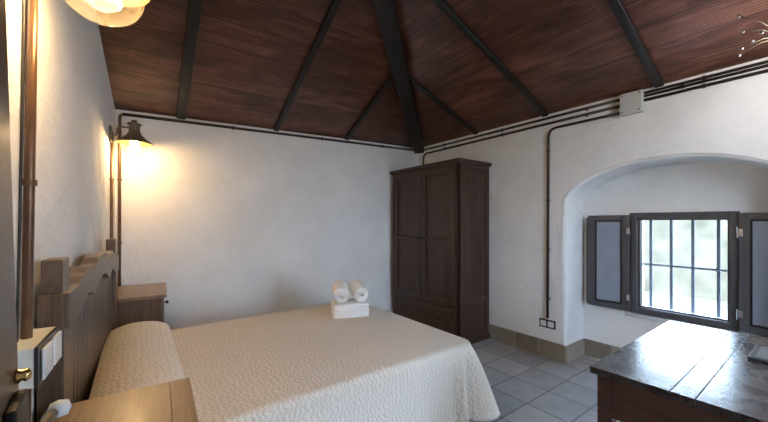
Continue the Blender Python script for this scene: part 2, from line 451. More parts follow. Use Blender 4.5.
# ------------------------------------------------------------------ ceiling beams
def beam(label, p0, p1, w, h, mat, n_up):
    p0, p1 = Vector(p0), Vector(p1); t = (p1-p0).normalized(); s = t.cross(Vector(n_up)).normalized(); u = s.cross(t).normalized()
    if u.z > 0: u = -u
    bm = bmesh.new()
    pts = [p0 + s*w/2, p0 - s*w/2, p0 - s*w/2 + u*h, p0 + s*w/2 + u*h]
    prism(bm, pts, None, t, (p1-p0).length)
    o = link('ceiling_beam', bm, mat, bevel=.006); tag(o, label, 'beam', 'dark beams under the wooden ceiling'); return o
eps = .012
nb = (0, .48, 1); nr = (.40, 0, 1)
for x, lab in ((.335, 'dark rafter nearest the hanging lamps, leftmost of the rafters above the bed'), (1.24, 'black rafter rising from the middle of the back wall'), (2.135, 'short black rafter on the back slope left of the thick corner beam')):
    ytop = hipY(x) + .02
    x1 = x - .02 if x < 1 else x
    beam(lab, (x, YB-.01, zb(x, YB-.01)+eps), (x1, ytop, zb(x1, ytop)+eps), .056 if x > 1 else .075, .045, M['beam'], nb)
for y, lab in ((2.66, 'short black rafter on the right slope, above the wardrobe'), (1.79, 'black rafter ending above the wall left of the grey junction box'), (.86, 'black rafter ending on the wall just right of the grey junction box')):
    xt = (.48 * y - .320) / .434 + .0
    xt = max(xt, XT)
    beam(lab, (XR-.01, y, zr(XR-.01, 0)+eps), (xt, y+.05, zr(xt, 0)+eps), .056, .045, M['beamx'], nr)
beam('thick black hip beam rising from the corner above the wardrobe', (3.375, hipY(3.375)-.012, zr(3.375, 0)+.02), (XT-.083, ya+.061, zr(XT, 0)+.02), .145, .12, M['beam'], (.2, .24, 1))

# ------------------------------------------------------------------ conduits
def pipe(name, label, pts, r, mat, group='brown electrical conduits', clips=(), cl=None, cat='pipe'):
    bm = bmesh.new(); tube(bm, pts, r, 12); o = link(name, bm, mat, smooth=True)
    tag(o, label, cat, group)
    for (p, ax) in clips:
        bm = bmesh.new(); lathe(bm, [(r*1.05, -.008), (r*1.45, -.008), (r*1.45, .008), (r*1.05, .008)], p, 12, ax)
        link('clip', bm, mat, o)
    return o
xp = XR - .014
zs = (2.430, 2.378, 2.325)
CY = [3.2, 2.3, 1.4]
pipe('conduit_pipe', 'brown conduit, upper run from the corner to the grey junction box', [(xp, 3.70, zs[0]), (xp, 1.12, 2.44)], .0125, M['conduit'], clips=[((xp, y, 2.433), 'y') for y in CY])
pipe('conduit_pipe', 'brown conduit, lower run that bends down behind the wardrobe top', bend((xp, 1.12, 2.385), (xp, 3.62, 2.372), (xp, 3.62, 2.083), .09), .0135, M['conduit'], clips=[((xp, y, zs[1]), 'y') for y in CY])
pipe('conduit_pipe', 'brown conduit dropping from the junction box run to the wall sockets', bend((xp, 1.12, 2.323), (xp, 1.765, 2.325), (xp, 1.775, .40), .09), .0125, M['conduit'], clips=[((xp, 1.767, z), 'z') for z in (2.1, 1.6, 1.1, .6)])
pipe('conduit_pipe', 'topmost brown conduit right of the grey junction box', [(xp, .975, 2.445), (xp, YF+.1, 2.445)], .0105, M['conduit'], clips=[((xp, y, 2.445), 'y') for y in (.6, .1)])
pipe('conduit_pipe', 'middle brown conduit right of the grey junction box', [(xp, .975, 2.419), (xp, YF+.1, 2.419)], .0105, M['conduit'], clips=[((xp, y, 2.419), 'y') for y in (.72, .22)])
pipe('conduit_pipe', 'lowest brown conduit right of the grey junction box', [(xp, .975, 2.385), (xp, YF+.1, 2.385)], .012, M['conduit'], clips=[((xp, y, 2.385), 'y') for y in (.6, .1)])
yp = YB - .014
xv = -.122
pipe('conduit_pipe', 'brown conduit along the top of the back wall', [(xv+.02, yp, 2.322), (3.36, yp, 2.437)], .0135, M['conduit'], clips=[((x, yp, 2.322+.033*(x-xv)), 'x') for x in (.8, 1.8, 2.7)])
pipe('conduit_pipe', 'bronze conduit running down the back wall beside the corner', bend((xv+.05, yp, 2.324), (xv, yp, 2.322), (xv-.004, yp, .05), .04), .0115, M['copper'], clips=[((xv, yp, z), 'z') for z in (1.75, 1.2)])
yq = 3.44
pipe('conduit_pipe', 'bronze conduit on the left wall below the far wall lamp', [(wl(yq)+.014, yq, 2.10), (wl(yq)+.014, yq, .05)], .0105, M['copper'], clips=[((wl(yq)+.014, yq, z), 'z') for z in (1.72, 1.2)])
pipe('conduit_pipe', 'thick bronze conduit on the left wall beside the headboard', [(wl(1.39)+.0155, 1.467, 3.2), (wl(1.39)+.0155, 1.245, .05)], .0118, M['copper'], clips=[((wl(1.39)+.0155, 1.343, z), 'z') for z in (1.47+.02,)])
pipe('black_cable', 'thin black cable beside the thick bronze conduit', [(wl(1.32)+.005, 1.215+.0705*z+.004*math.sin(z*5), z) for z in [3.2-.1*i for i in range(32)]], .003, M['cable'], None, cat='cable')

# junction box
o = empty('junction_box', (XR, 1.046, 2.39)); tag(o, 'light grey junction box on the conduits at the top of the right wall', 'junction box')
bm = bmesh.new(); box(bm, -.05, -.001, -.082, .082, -.10, .082); link('case', bm, M['junc'], o, bevel=.008)
bm = bmesh.new(); box(bm, -.058, -.050, -.078, .078, -.096, .078); link('lid', bm, M['junc'], o, bevel=.003)
for y, z in ((-.06, -.08), (.06, -.08), (-.06, .06), (.06, .06)):
    bm = bmesh.new(); lathe(bm, [(0, -.062), (.006, -.062), (.007, -.058)], (0, y, z), 10, 'x'); link('screw', bm, M['steel'], o)

# double socket on right wall
def sockets(o, w, h, out, sgn, frame_mat):
    bm = bmesh.new(); box(bm, *(sorted((0, sgn*out))), -w/2, w/2, -h/2, h/2); link('frame', bm, frame_mat, o, bevel=.003)
    for k in (-1, 1):
        bm = bmesh.new(); a = w*.22; c = k*w*.235
        box(bm, *(sorted((sgn*out*.9, sgn*(out+.004)))), c-a*.82, c+a*.82, -h*.32, h*.32)
        s = link('socket', bm, M['white'], o, bevel=.002)
        bm = bmesh.new(); q = h*.25
        lathe(bm, [(0, 0), (q*.8, 0), (q, -.001*sgn)], (sgn*(out+.0045), c, 0), 20, 'x'); s2 = link('socket_well', bm, M['white'], s)
        for j in (-1, 1):
            bm = bmesh.new(); lathe(bm, [(0, 0), (.003, 0), (.003, -.002*sgn)], (sgn*(out+.0055), c+j*.0095, 0), 8, 'x'); link('pin_hole', bm, M['black'], s)
o = empty('wall_socket', (XR, 1.780, .340)); tag(o, 'black framed double white socket low on the right wall beside the niche', 'socket')
sockets(o, .165, .085, .012, -1, M['black'])

# trunking box with sockets on left wall, near
o = empty('wall_socket', (wl(1.31), 1.31, 1.013), RW); tag(o, 'cream wall box with dark framed white switches beside the near headboard post', 'switch')
bm = bmesh.new(); box(bm, 0, .058, -.11, .11, -.05, .05); link('case', bm, M['cream'], o, bevel=.003)
bm = bmesh.new(); box(bm, .058, .066, -.112, .112, -.052, .052); link('frame', bm, M['black'], o, bevel=.002)
for k in (-1, 1):
    bm = bmesh.new(); box(bm, .066, .074, k*.05-.04, k*.05+.04, -.04, .04); s = link('socket', bm, M['white'], o, bevel=.003)

# ------------------------------------------------------------------ window
w = empty('window_1', (XA, .83, 1.0)); tag(w, kind='structure')
def wb(bm, x0, x1, y0, y1, z0, z1): box(bm, x0-XA, x1-XA, y0-.83, y1-.83, z0-1, z1-1)
bm = bmesh.new()
fy0, fy1, fz0, fz1 = .470, 1.165, .535, 1.452
t = .045
for a in ((fy0, fy0+t, fz0, fz1), (fy1-t, fy1, fz0, fz1), (fy0+t, fy1-t, fz1-t*.9, fz1), (fy0+t, fy1-t, fz0, fz0+t*1.3)):
    wb(bm, XA-.045, XA+.03, *a)
t2 = .018
for a in ((fy0+t, fy0+t+t2, fz0+t, fz1-t), (fy1-t-t2, fy1-t, fz0+t, fz1-t), (fy0+t, fy1-t, fz1-t-t2*.6, fz1-t+.005), (fy0+t, fy1-t, fz0+t, fz0+t+t2*1.5)):
    wb(bm, XA-.015, XA+.05, *a)
link('window_frame', bm, M['shut'], w, bevel=.004)
bm = bmesh.new(); wb(bm, XA-.062, XA-.045, fy0-.01, fy1+.01, fz1-.004, fz1+.012); link('frame_head_strip', bm, M['shut'], w, bevel=.003)
bm = bmesh.new(); wb(bm, XA+.018, XA+.022, fy0+t+.01, fy1-t-.01, fz0+t+.01, fz1-t-.01); link('window_glass', bm, M['pane'], w)
bm = bmesh.new(); wb(bm, XA-.03, XA-.001, fy0-.02, fy1+.06, fz0-.045, fz0-.002); link('window_sill', bm, M['sill'], w, bevel=.01, seg=3)

def shutter(hy, sgn, ang, width, z0, z1):
    s = empty('shutter', (-.052, hy-.83, 0)); s.parent = w; s.rotation_euler = (0, 0, ang)
    # local: y goes away from window by sgn, x<0 to the room
    def b(bm, x0, x1, ya_, yb_, za, zb2): box(bm, x0, x1, *(sorted((ya_*sgn, yb_*sgn))), za-1, zb2-1)
    fr = .062
    bm = bmesh.new()
    for a in ((0.004, fr, z0, z1), (width-fr, width, z0, z1), (fr, width-fr, z1-fr*.8, z1), (fr, width-fr, z0, z0+fr*.9)): b(bm, -.022, .008, *a)
    link('shutter_frame', bm, M['shut'], s, bevel=.004)
    bm = bmesh.new(); b(bm, -.010, .002, fr-.002, width-fr+.002, z0+fr*.8, z1-fr*.7); link('shutter_panel', bm, M['shutp'], s)
    bm = bmesh.new()
    g = .013
    for a in ((fr, fr+g, z0+fr*.9, z1-fr*.8), (width-fr-g, width-fr, z0+fr*.9, z1-fr*.8), (fr, width-fr, z1-fr*.8-g, z1-fr*.8), (fr, width-fr, z0+fr*.9, z0+fr*.9+g)): b(bm, -.019, -.008, *a)
    link('shutter_moulding', bm, M['dark'], s, bevel=.002)
    bm = bmesh.new(); b(bm, -.006, .020, width-.002, width+.022, z0+.006, z1-.02); link('rebate_strip', bm, M['shut'], s, bevel=.003)
    for z in (z0+.13, z1-.15):
        bm = bmesh.new(); lathe(bm, [(0, -.04), (.006, -.04), (.006, .04), (0, .04)], (-.026, -.001*sgn, z-1), 10); b(bm, -.0245, -.0215, .002, .026, z-.028, z+.028)
        link('hinge', bm, M['steel'], s)
    return s
shutter(fy1+.004, 1, 0.03, .355, .545, 1.445)
shutter(fy0-.004, -1, -.07, .355, .545, 1.450)

g = empty('window_grille', (3.90, .83, 1.0)); tag(g, 'iron bars in a glare-paled grey set across the window outside the glass', 'grille')
for y in (1.062, .912, .765, .605):
    bm = bmesh.new(); box(bm, -.008, .008, y-.83-.011, y-.83+.011, wz0-1-.002, wz1-1+.002); link('upright_bar', bm, M['iron'], g, bevel=.002)
bm = bmesh.new(); box(bm, -.012, -.004, wy0-.83, wy1-.83, .972-1, .990-1); link('cross_bar', bm, M['iron'], g, bevel=.002)
for y in (1.062, .605):
    bm = bmesh.new(); box(bm, -.016, .012, y-.83-.014, y-.83+.014, .966-1, .996-1); link('collar', bm, M['iron'], g, bevel=.003)

# front wall behind the camera with an unseen opening added to admit fill light
bm = bmesh.new()
for a in ((-.5, 1.45, 0, 2.15), (2.2, 3.6, 0, 2.15), (-.5, 3.6, 2.15, 3.9)): box(bm, a[0], a[1], YF-.2, YF, a[2], a[3])
tag(link('wall_front', bm, M['wall']), kind='structure')
# outdoors
bm = bmesh.new(); box(bm, 9.0, 9.3, -10, 12, -.13, 1.75)
tag(link('garden_wall', bm, M['gravel']), 'pale sunlit garden wall seen outside through the window bars', 'wall')
bm = bmesh.new(); box(bm, -14, 18, -14, 16, -.5, -.13); tag(link('ground', bm, M['gravel']), kind='structure')

# ------------------------------------------------------------------ door leaf at the camera's left
d = empty('door_1', (-.128, .790, 0)); d.rotation_euler = (math.radians(6.5), 0, 0); tag(d, kind='structure')
bm = bmesh.new(); box(bm, -.045, 0, -.86, 0, .02, 2.15)
link('door_leaf', bm, M['doorw'], d, bevel=.005)
bm = bmesh.new(); box(bm, 0, .012, -.075, -.018, .90, 1.17); h = link('handle_plate', bm, M['dark'], d, bevel=.003)
bm = bmesh.new(); lathe(bm, [(0, .0), (.0085, .0), (.010, .003), (.0065, .006), (.0085, .010), (.006, .014), (0, .015)], (.001, -.022, 1.190), 18, 'x'); link('knob', bm, M['brass'], d, smooth=True)
bm = bmesh.new(); tube(bm, bend((.010, -.050, 1.125), (.028, -.050, 1.125), (.034, -.008, 1.122), .008), .0065, 12); link('lever', bm, M['bronze'], d, smooth=True)
bm = bmesh.new(); lathe(bm, [(0, 0), (.009, .003), (.012, .012), (.010, .022), (0, .026)], (.026, -.004, 1.122), 16, 'x'); link('lever_tip', bm, M['white'], d, smooth=True)

# ------------------------------------------------------------------ wardrobe
wx, wy0_, wy1_ = 2.84, 2.485, 3.655
W = empty('wardrobe', ((wx+XR)/2, (wy0_+wy1_)/2, 0))
tag(W, 'tall dark brown two door wooden wardrobe standing in the corner', 'wardrobe')
ox, oy = W.location.x, W.location.y
def WB(bm, x0, x1, y0, y1, z0, z1): box(bm, x0-ox, x1-ox, y0-oy, y1-oy, z0, z1)
xr = XR - .004
bm = bmesh.new()
WB(bm, wx+.02, xr, wy0_+.015, wy1_-.015, .06, 2.03)
link('carcass', bm, M['ward'], W)
bm = bmesh.new()                                                   # side frame (towards camera)
for a in ((wx, wx+.065), (xr-.06, xr)): WB(bm, a[0], a[1], wy0_, wy0_+.02, .06, 2.03)
for z in ((.06, .15), (.455, .50), (1.735, 1.775), (1.985, 2.03)): WB(bm, wx+.065, xr-.06, wy0_, wy0_+.02, *z)
link('side_frame', bm, M['ward'], W, bevel=.004)
for z0, z1 in ((.15, .455), (.50, 1.735), (1.775, 1.985)):
    bm = bmesh.new(); WB(bm, wx+.066, xr-.061, wy0_+.0135, wy0_+.0145, z0, z1); link('side_panel', bm, M['ward'], W)
bm = bmesh.new()                                                   # face frame
for a in ((wy0_, wy0_+.045), (wy1_-.045, wy1_)): WB(bm, wx, wx+.03, a[0], a[1], .06, 2.03)
WB(bm, wx, wx+.03, wy0_+.045, wy1_-.045, .405, .445); WB(bm, wx, wx+.03, wy0_+.045, wy1_-.045, 1.99, 2.03); WB(bm, wx, wx+.03, wy0_+.045, wy1_-.045, .06, .11)
link('face_frame', bm, M['ward'], W, bevel=.004)
bm = bmesh.new()
WB(bm, wx-.022, xr, wy0_-.02, wy1_+.02, 2.03, 2.045); WB(bm, wx-.038, xr, wy0_-.038, wy1_+.035, 2.045, 2.078)
link('cornice', bm, M['wardx'], W, bevel=.006)
bm = bmesh.new(); WB(bm, wx-.02, xr, wy0_-.02, wy1_+.01, 0, .065); link('plinth', bm, M['wardx'], W, bevel=.008)
ym = (wy0_+wy1_)/2
for k, (a, b) in enumerate(((wy0_+.047, ym-.004), (ym+.004, wy1_-.047))):
    bm = bmesh.new(); z0, z1, s = .448, 1.987, .062
    for q in ((a, a+s, z0, z1), (b-s, b, z0, z1), (a+s, b-s, z1-s, z1), (a+s, b-s, z0, z0+s), (a+s, b-s, 1.16, 1.20)): WB(bm, wx-.020, wx+.015, *q)
    dd = link('door', bm, M['ward'], W, bevel=.004)
    for q in ((z0+s, 1.16), (1.20, z1-s)):
        bm = bmesh.new(); WB(bm, wx+.004, wx+.012, a+s-.001, b-s+.001, *q); link('door_panel', bm, M['ward'], dd)
    ky = (b-.032) if k == 0 else (a+.032)
    bm = bmesh.new(); lathe(bm, [(0, -.036), (.010, -.035), (.015, -.028), (.013, -.020), (.006, -.014), (.006, 0)], (wx-.020-ox, ky-oy, 1.18), 16, 'x'); link('knob', bm, M['dark'], dd, smooth=True)
bm = bmesh.new(); WB(bm, wx-.012, wx+.02, wy0_+.05, wy1_-.05, .115, .40)
dr = link('drawer', bm, M['wardx'], W, bevel=.005)
bm = bmesh.new()
for q in ((wy0_+.085, wy0_+.09, .15, .365), (wy1_-.09, wy1_-.085, .15, .365), (wy0_+.085, wy1_-.085, .362, .367), (wy0_+.085, wy1_-.085, .148, .153)): WB(bm, wx-.016, wx-.010, *q)
link('drawer_moulding', bm, M['wardx'], dr, bevel=.001)
for y in (wy0_+.28, wy1_-.28):
    bm = bmesh.new(); lathe(bm, [(0, -.032), (.010, -.031), (.014, -.025), (.012, -.018), (.006, -.012), (.006, 0)], (wx-.012-ox, y-oy, .26), 16, 'x'); link('knob', bm, M['dark'], dr, smooth=True)

# ------------------------------------------------------------------ bed
BX0, BX1, BY0, BY1, BZ = -.13, 1.825, 1.455, 2.955, .58
Bd = empty('bed', (.8, 2.21, 0)); tag(Bd, 'double bed with a wavy topped brown wooden headboard', 'bed')
def BB(bm, x0, x1, y0, y1, z0, z1): box(bm, x0-.8, x1-.8, y0-2.21, y1-2.21, z0, z1)
bm = bmesh.new(); BB(bm, BX0+.01, BX1-.05, BY0+.04, BY1-.04, .16, .30); link('bed_base', bm, M['head'], Bd, bevel=.01)
bm = bmesh.new(); BB(bm, BX0+.02, BX1-.02, BY0+.02, BY1-.02, .305, BZ-.012); link('mattress', bm, M['mattress'], Bd, bevel=.04, seg=4)
for x in (.1, BX1-.12):
    for y in (BY0+.1, BY1-.1):
        bm = bmesh.new(); BB(bm, x-.03, x+.03, y-.03, y+.03, 0, .16); link('leg', bm, M['head'], Bd, bevel=.004)
HY = 1.455; HL = 1.60
hb = empty('headboard', (-.2480-.8, HY-2.21, 0), RW); hb.parent = Bd
def htop(y):
    u = abs(y - HL/2) / (HL/2 - .05)                      # 0 centre 1 post
    pts = [(0, 1.222), (.18, 1.214), (.28, 1.185), (.36, 1.170), (.48, 1.196), (.58, 1.203), (.70, 1.180), (.84, 1.154), (1.2, 1.148)]
    for (a, za), (b, zb2) in zip(pts, pts[1:]):
        if a <= u <= b:
            q = (u-a)/(b-a); q = q*q*(3-2*q); return za + (zb2-za)*q
    return 1.15
N = 90
bm = bmesh.new()
def strip(bm, y0, y1, zt, zlow, x0, x1, n=N):
    prev = None
    for i in range(n+1):
        y = y0 + (y1-y0)*i/n
        q = [bm.verts.new((x0, y, zlow(y))), bm.verts.new((x1, y, zlow(y))), bm.verts.new((x1, y, zt(y))), bm.verts.new((x0, y, zt(y)))]
        if prev:
            for k in range(4): bm.faces.new([prev[k], prev[(k+1) % 4], q[(k+1) % 4], q[k]])
        else: bm.faces.new(q)
        prev = q
    bm.faces.new(prev[::-1])
strip(bm, .02, HL-.02, htop, lambda y: htop(y)-.115+.0*y, .012, .072)
link('headboard_rail', bm, M['heady'], hb, bevel=.004)
bm = bmesh.new(); strip(bm, .0, HL, lambda y: .34, lambda y: .16, .006, .058, 2); link('headboard_lower_rail', bm, M['heady'], hb, bevel=.004)
# beadboard: vertical boards with v grooves
bm = bmesh.new(); nb_ = 22; L0, L1 = .09, HL-.09; wd = (L1-L0)/nb_
for i in range(nb_):
    a = L0 + i*wd; b = a + wd
    zt = lambda y: htop(y) - .10
    cs = [(.026, a+.0005), (.040, a+.008), (.040, b-.008), (.026, b-.0005)]
    lo = [bm.verts.new((x, y, .33)) for x, y in cs]; hi = [bm.verts.new((x, y, zt(y))) for x, y in cs]
    for k in range(3): bm.faces.new([lo[k], lo[k+1], hi[k+1], hi[k]])
link('headboard_panel', bm, M['head'], hb)
for y in (0, HL-.1):
    bm = bmesh.new(); box(bm, 0, .062, y, y+.1, 0, 1.155); p = link('headboard_post', bm, M['head'], hb, bevel=.004)
    bm = bmesh.new(); box(bm, .008, .059, y+.003, y+.097, 1.157, 1.262); link('post_cap', bm, M['heady'], p, bevel=.003)

# bedspread
def spread():
    bm = bmesh.new()
    x0, x1, y0, y1 = BX0+.02, BX1, BY0, BY1
    r = .07; per = []
    # open perimeter: start head/near, along near side, round the foot, back along far side
    def add(p, n): per.append((Vector(p), Vector(n).normalized()))
    nx = 90
    for i in range(nx+1): add((x0+(x1-r-x0)*i/nx, y0, 0), (0, -1, 0))
    for i in range(1, 24):
        a = -PI/2 + PI/2*i/24; add((x1-r+r*math.cos(a), y0+r+r*math.sin(a), 0), (math.cos(a), math.sin(a), 0))
    ny = 60
    for i in range(ny+1): add((x1, y0+r+(y1-y0-2*r)*i/ny, 0), (1, 0, 0))
    for i in range(1, 16):
        a = PI/2*i/16; add((x1-r+r*math.cos(a), y1-r+r*math.sin(a), 0), (math.cos(a), math.sin(a), 0))
    for i in range(nx+1): add((x1-r+(x0-x1+r)*i/nx, y1, 0), (0, 1, 0))
    # arc-length
    s = [0]
    for i in range(1, len(per)): s.append(s[-1] + (per[i][0]-per[i-1][0]).length)
    sc = s[nx+12]; sf = s[nx+24+ny+8]
    er = .035
    rings = []
    levels = []
    # top inner rings first (towards the centre line), then edge roll, then skirt
    K = len(per)
    for k, (p, n) in enumerate(per):
        col = []
        for j in range(5):                                # edge roll
            th = PI/2*j/4
            q = p - n*er*(1-math.sin(th)); q = Vector((q.x, q.y, BZ - er*(1-math.cos(th)))); col.append(q)
        for j in range(1, 25):
            dn = j/24; z = BZ-er - (BZ-er-.075)*dn
            g = lambda c, w_: math.exp(-((s[k]-c)/w_)**2)
            off = .012*dn + .008*math.sin(s[k]*9+1.3)*dn + .005*math.sin(s[k]*23)*dn
            off += dn**.8*(.085*g(sc-.15, .035) - .030*g(sc-.075, .035) + .19*g(sc+.02, .045) + .035*g(sc+.16, .07))
            off += dn**.8*(.14*g(sf, .06))
            if p.y > y1-.001 or (n.y > .5): off = min(off, .05)
            z += .02*g(sc, .2)*dn*0
            q = p + n*off; q.z = z + .012*noise.noise(Vector((s[k]*3, 0, 1)))*dn; col.append(q)
        rings.append([bm.verts.new(q) for q in col])
    for a, b in zip(rings, rings[1:]):
        for j in range(len(a)-1): bm.faces.new([a[j], a[j+1], b[j+1], b[j]])
    # top: strips between matching near and far x positions
    top = [c[0] for c in rings]
    bmesh.ops.contextual_create(bm, geom=top) if False else bm.faces.new(top)
    o = link('bedspread', bm, M['spread'], smooth=True)
    so = o.modifiers.new('thick', 'SOLIDIFY'); so.thickness = .006; so.offset = 1
    return o
tag(spread(), 'beige textured bedspread draped over the double bed', 'bedspread')

# long pillow under the bedspread fabric at the head end
def cushion(x0, x1, y0, y1, z0, z1, nx=28, ny=70):
    bm = bmesh.new()
    def pt(u, v, side):
        sx = math.sin(PI*u)**.33; ex = 1 - abs(2*v-1)**9
        h = (z1-z0)*sx*max(ex, 0)**.45
        cx = x0 + (x1-x0)*u; cy = y0 + (y1-y0)*v
        h *= 1 + .05*noise.noise(Vector((cx*5, cy*4, 0)))
        # droop towards the headboard
        return Vector((cx, cy, z0 + (h if side else 0)))
    g = {}
    for i in range(nx+1):
        for j in range(ny+1):
            g[i, j] = bm.verts.new(pt(i/nx, .5 - .5*math.cos(PI*j/ny), 1))
    for i in range(nx):
        for j in range(ny): bm.faces.new([g[i, j], g[i+1, j], g[i+1, j+1], g[i, j+1]])
    loop_ = [g[i, 0] for i in range(nx+1)] + [g[nx, j] for j in range(1, ny+1)] + [g[i, ny] for i in range(nx-1, -1, -1)] + [g[0, j] for j in range(ny-1, 0, -1)]
    bm.faces.new(loop_)
    return bm
o = link('bolster_pillow', cushion(-.175, .195, 1.455, 2.95, BZ+.006, .712), M['spread'], smooth=True)
tag(o, 'long pillow covered in beige textured fabric lying against the headboard', 'pillow')

# ------------------------------------------------------------------ nightstands
def nightstand(y0, y1, label, D=.375):
    yc_ = (y0+y1)/2; L = y1-y0; x_ = wl(yc_)
    o = empty('nightstand', (x_+.004, yc_, 0), RW); tag(o, label, 'nightstand', 'brown nightstands beside the bed')
    H = .825
    bm = bmesh.new(); box(bm, 0.032, D-.0605, -L/2, L/2, H-.025, H); box(bm, D-.060, D, -L/2, L/2, H-.025, H); link('top', bm, M['night'], o, bevel=.0015)
    bm = bmesh.new(); box(bm, .036, D-.03, -L/2+.03, L/2-.03, .10, H-.027); link('carcass', bm, M['nightz'], o, bevel=.003)
    for x in (.034, D-.07):
        for y in (-L/2+.02, L/2-.065):
            bm = bmesh.new(); box(bm, x, x+.045, y, y+.045, 0, H-.026); link('leg', bm, M['nightz'], o, bevel=.003)
    bm = bmesh.new(); box(bm, D-.032, D-.016, -L/2+.07, L/2-.07, H-.20, H-.045); d_ = link('drawer', bm, M['night'], o, bevel=.003)
    bm = bmesh.new(); lathe(bm, [(.006, 0), (.006, .012), (.013, .018), (.014, .026), (.009, .032), (0, .033)], (D-.016, 0, H-.12), 16, 'x'); link('knob', bm, M['dark'], d_, smooth=True)
    bm = bmesh.new(); box(bm, D-.032, D-.016, -L/2+.07, L/2-.07, .13, H-.215); dd = link('door', bm, M['nightz'], o, bevel=.003)
    bm = bmesh.new(); lathe(bm, [(.006, 0), (.006, .012), (.013, .018), (.014, .026), (.009, .032), (0, .033)], (D-.016, .12, .45), 16, 'x'); link('knob', bm, M['dark'], dd, smooth=True)
    return o
nightstand(3.085, 3.700, 'brown wooden nightstand in the far corner between headboard and back wall')
nightstand(.80, 1.400, 'brown wooden nightstand top at the near side of the bed', .402)

# ------------------------------------------------------------------ towels
T = Vector((1.47, 2.50, BZ+.008)); tr = math.radians(-22)
def towel_block():
    bm = bmesh.new(); hw_, hd, nlay = .155, .115, 4; hh = .105
    # folded towel: four plies, each a rounded pad, joined at the fold
    for k in range(nlay):
        z0 = hh*k/nlay; z1 = hh*(k+1)/nlay + .004
        pts = []
        for sx in range(48):
            a = 2*PI*sx/48
            c, s_ = math.cos(a), math.sin(a)
            x = hw_*math.copysign(abs(c)**.22, c); y = hd*math.copysign(abs(s_)**.22, s_)
            pts.append((x, y))
        prev = None
        for (f, z) in ((.965, z0), (.99, z0+.004), (1, (z0+z1)/2), (.99, z1-.004), (.965, z1)):
            ring = [bm.verts.new((x*f + .003*noise.noise(Vector((x*30, y*30, k))), y*f, z + .004*noise.noise(Vector((x*12, y*12, k*.4))))) for x, y in pts]
            if prev:
                for i in range(48): bm.faces.new([prev[i], prev[(i+1) % 48], ring[(i+1) % 48], ring[i]])
            else: bm.faces.new(ring[::-1])
            prev = ring
        bm.faces.new(prev)
    return bm
o = link('folded_towel', towel_block(), M['towel'], smooth=True); o.location = T; o.rotation_euler = (0, 0, tr)
tag(o, 'white folded towel on the bed under the two rolled towels', 'towel')
def roll(name, R_, L, turns, seed):
    bm = bmesh.new(); n = int(turns*28); ph = seed*.7; th = .0088; rows = 10
    inner = []; outer = []
    for i in range(n+1):
        a = 2*PI*turns*i/n; r = .010 + (R_-.010)*(i/n)
        inner.append((math.cos(a+ph)*(r-th*.5), math.sin(a+ph)*(r-th*.5))); outer.append((math.cos(a+ph)*(r+th*.62), math.sin(a+ph)*(r+th*.62)))
    grid = []
    for j in range(rows+1):
        y = -L/2 + L*j/rows; e = abs(2*j/rows-1)**8
        k = 1 - .06*e
        def q(p, kk, i): 
            w_ = 1 + .035*noise.noise(Vector((p[0]*25, y*20, seed)))
            ed = .012*((i/n))*e*(-1 if y < 0 else 1)
            return bm.verts.new((p[0]*kk*w_, y - ed, p[1]*kk*w_))
        grid.append(([q(p, k, i) for i, p in enumerate(inner)], [q(p, k, i) for i, p in enumerate(outer)]))
    for (i0, o0), (i1, o1) in zip(grid, grid[1:]):
        for i in range(n):
            bm.faces.new([o0[i], o0[i+1], o1[i+1], o1[i]]); bm.faces.new([i0[i+1], i0[i], i1[i], i1[i+1]])
        bm.faces.new([o0[n], i0[n], i1[n], o1[n]]); bm.faces.new([i0[0], o0[0], o1[0], i1[0]])
    for (a, b) in (grid[0], grid[-1]):
        for i in range(n): bm.faces.new([a[i], a[i+1], b[i+1], b[i]])
    return link(name, bm, M['towel'], smooth=True)
ca, sa = math.cos(tr), math.sin(tr)
for k, (dx, lab) in enumerate(((-.076, 'left rolled white towel on the folded towel on the bed'), (.076, 'right rolled white towel on the folded towel on the bed'))):
    o = roll('rolled_towel', .066, .225, 4.5, k*3.1)
    o.location = T + Vector((dx*ca, dx*sa, .105 + .096)); o.rotation_euler = (.22, [-.02, -.10][k], tr + (.10 if k else -.05))
    tag(o, lab, 'towel', 'rolled white towels on the bed')

# ------------------------------------------------------------------ table
tx0, tx1, ty0, ty1, tz = 1.568, 2.70, -.42, .640, .762
Tb = empty('table', ((tx0+tx1)/2, (ty0+ty1)/2, 0)); tag(Tb, 'dark wooden table with a glossy planked top in front of the window', 'table')
oxt, oyt = Tb.location.x, Tb.location.y
def TB(bm, x0, x1, y0, y1, z0, z1): box(bm, x0-oxt, x1-oxt, y0-oyt, y1-oyt, z0, z1)
bm = bmesh.new()
for a, b in ((.3730, ty1), (.3030, .3705), (.02, .3005), (-.2, .0175), (ty0, -.2025)): TB(bm, tx0, tx1, a, b, tz-.028, tz)
link('tabletop', bm, M['ttop'], Tb, bevel=.0012)
bm = bmesh.new(); TB(bm, tx0+.05, tx1-.05, ty0+.05, ty1-.05, tz-.034, tz-.0285); link('under_panel', bm, M['tleg'], Tb)
lw_ = .055
for x in (tx0+.02, tx1-.02-lw_):
    for y in (ty0+.02, ty1-.02-lw_):
        bm = bmesh.new(); TB(bm, x, x+lw_, y, y+lw_, 0, tz-.0285); link('leg', bm, M['tleg'], Tb, bevel=.003)
for a in ((tx0+.026, tx0+.048, ty0+.02+lw_, ty1-.02-lw_), (tx1-.048, tx1-.026, ty0+.02+lw_, ty1-.02-lw_), (tx0+.02+lw_, tx1-.02-lw_, ty0+.026, ty0+.048), (tx0+.02+lw_, tx1-.02-lw_, ty1-.048, ty1-.026)):
    bm = bmesh.new(); TB(bm, *a, tz-.20, tz-.0285); link('apron', bm, M['tleg'], Tb, bevel=.003)
fo = empty('folder', (2.34, .135, tz+.001)); tag(fo, 'flat dark folder lying on the table near its right edge', 'folder')
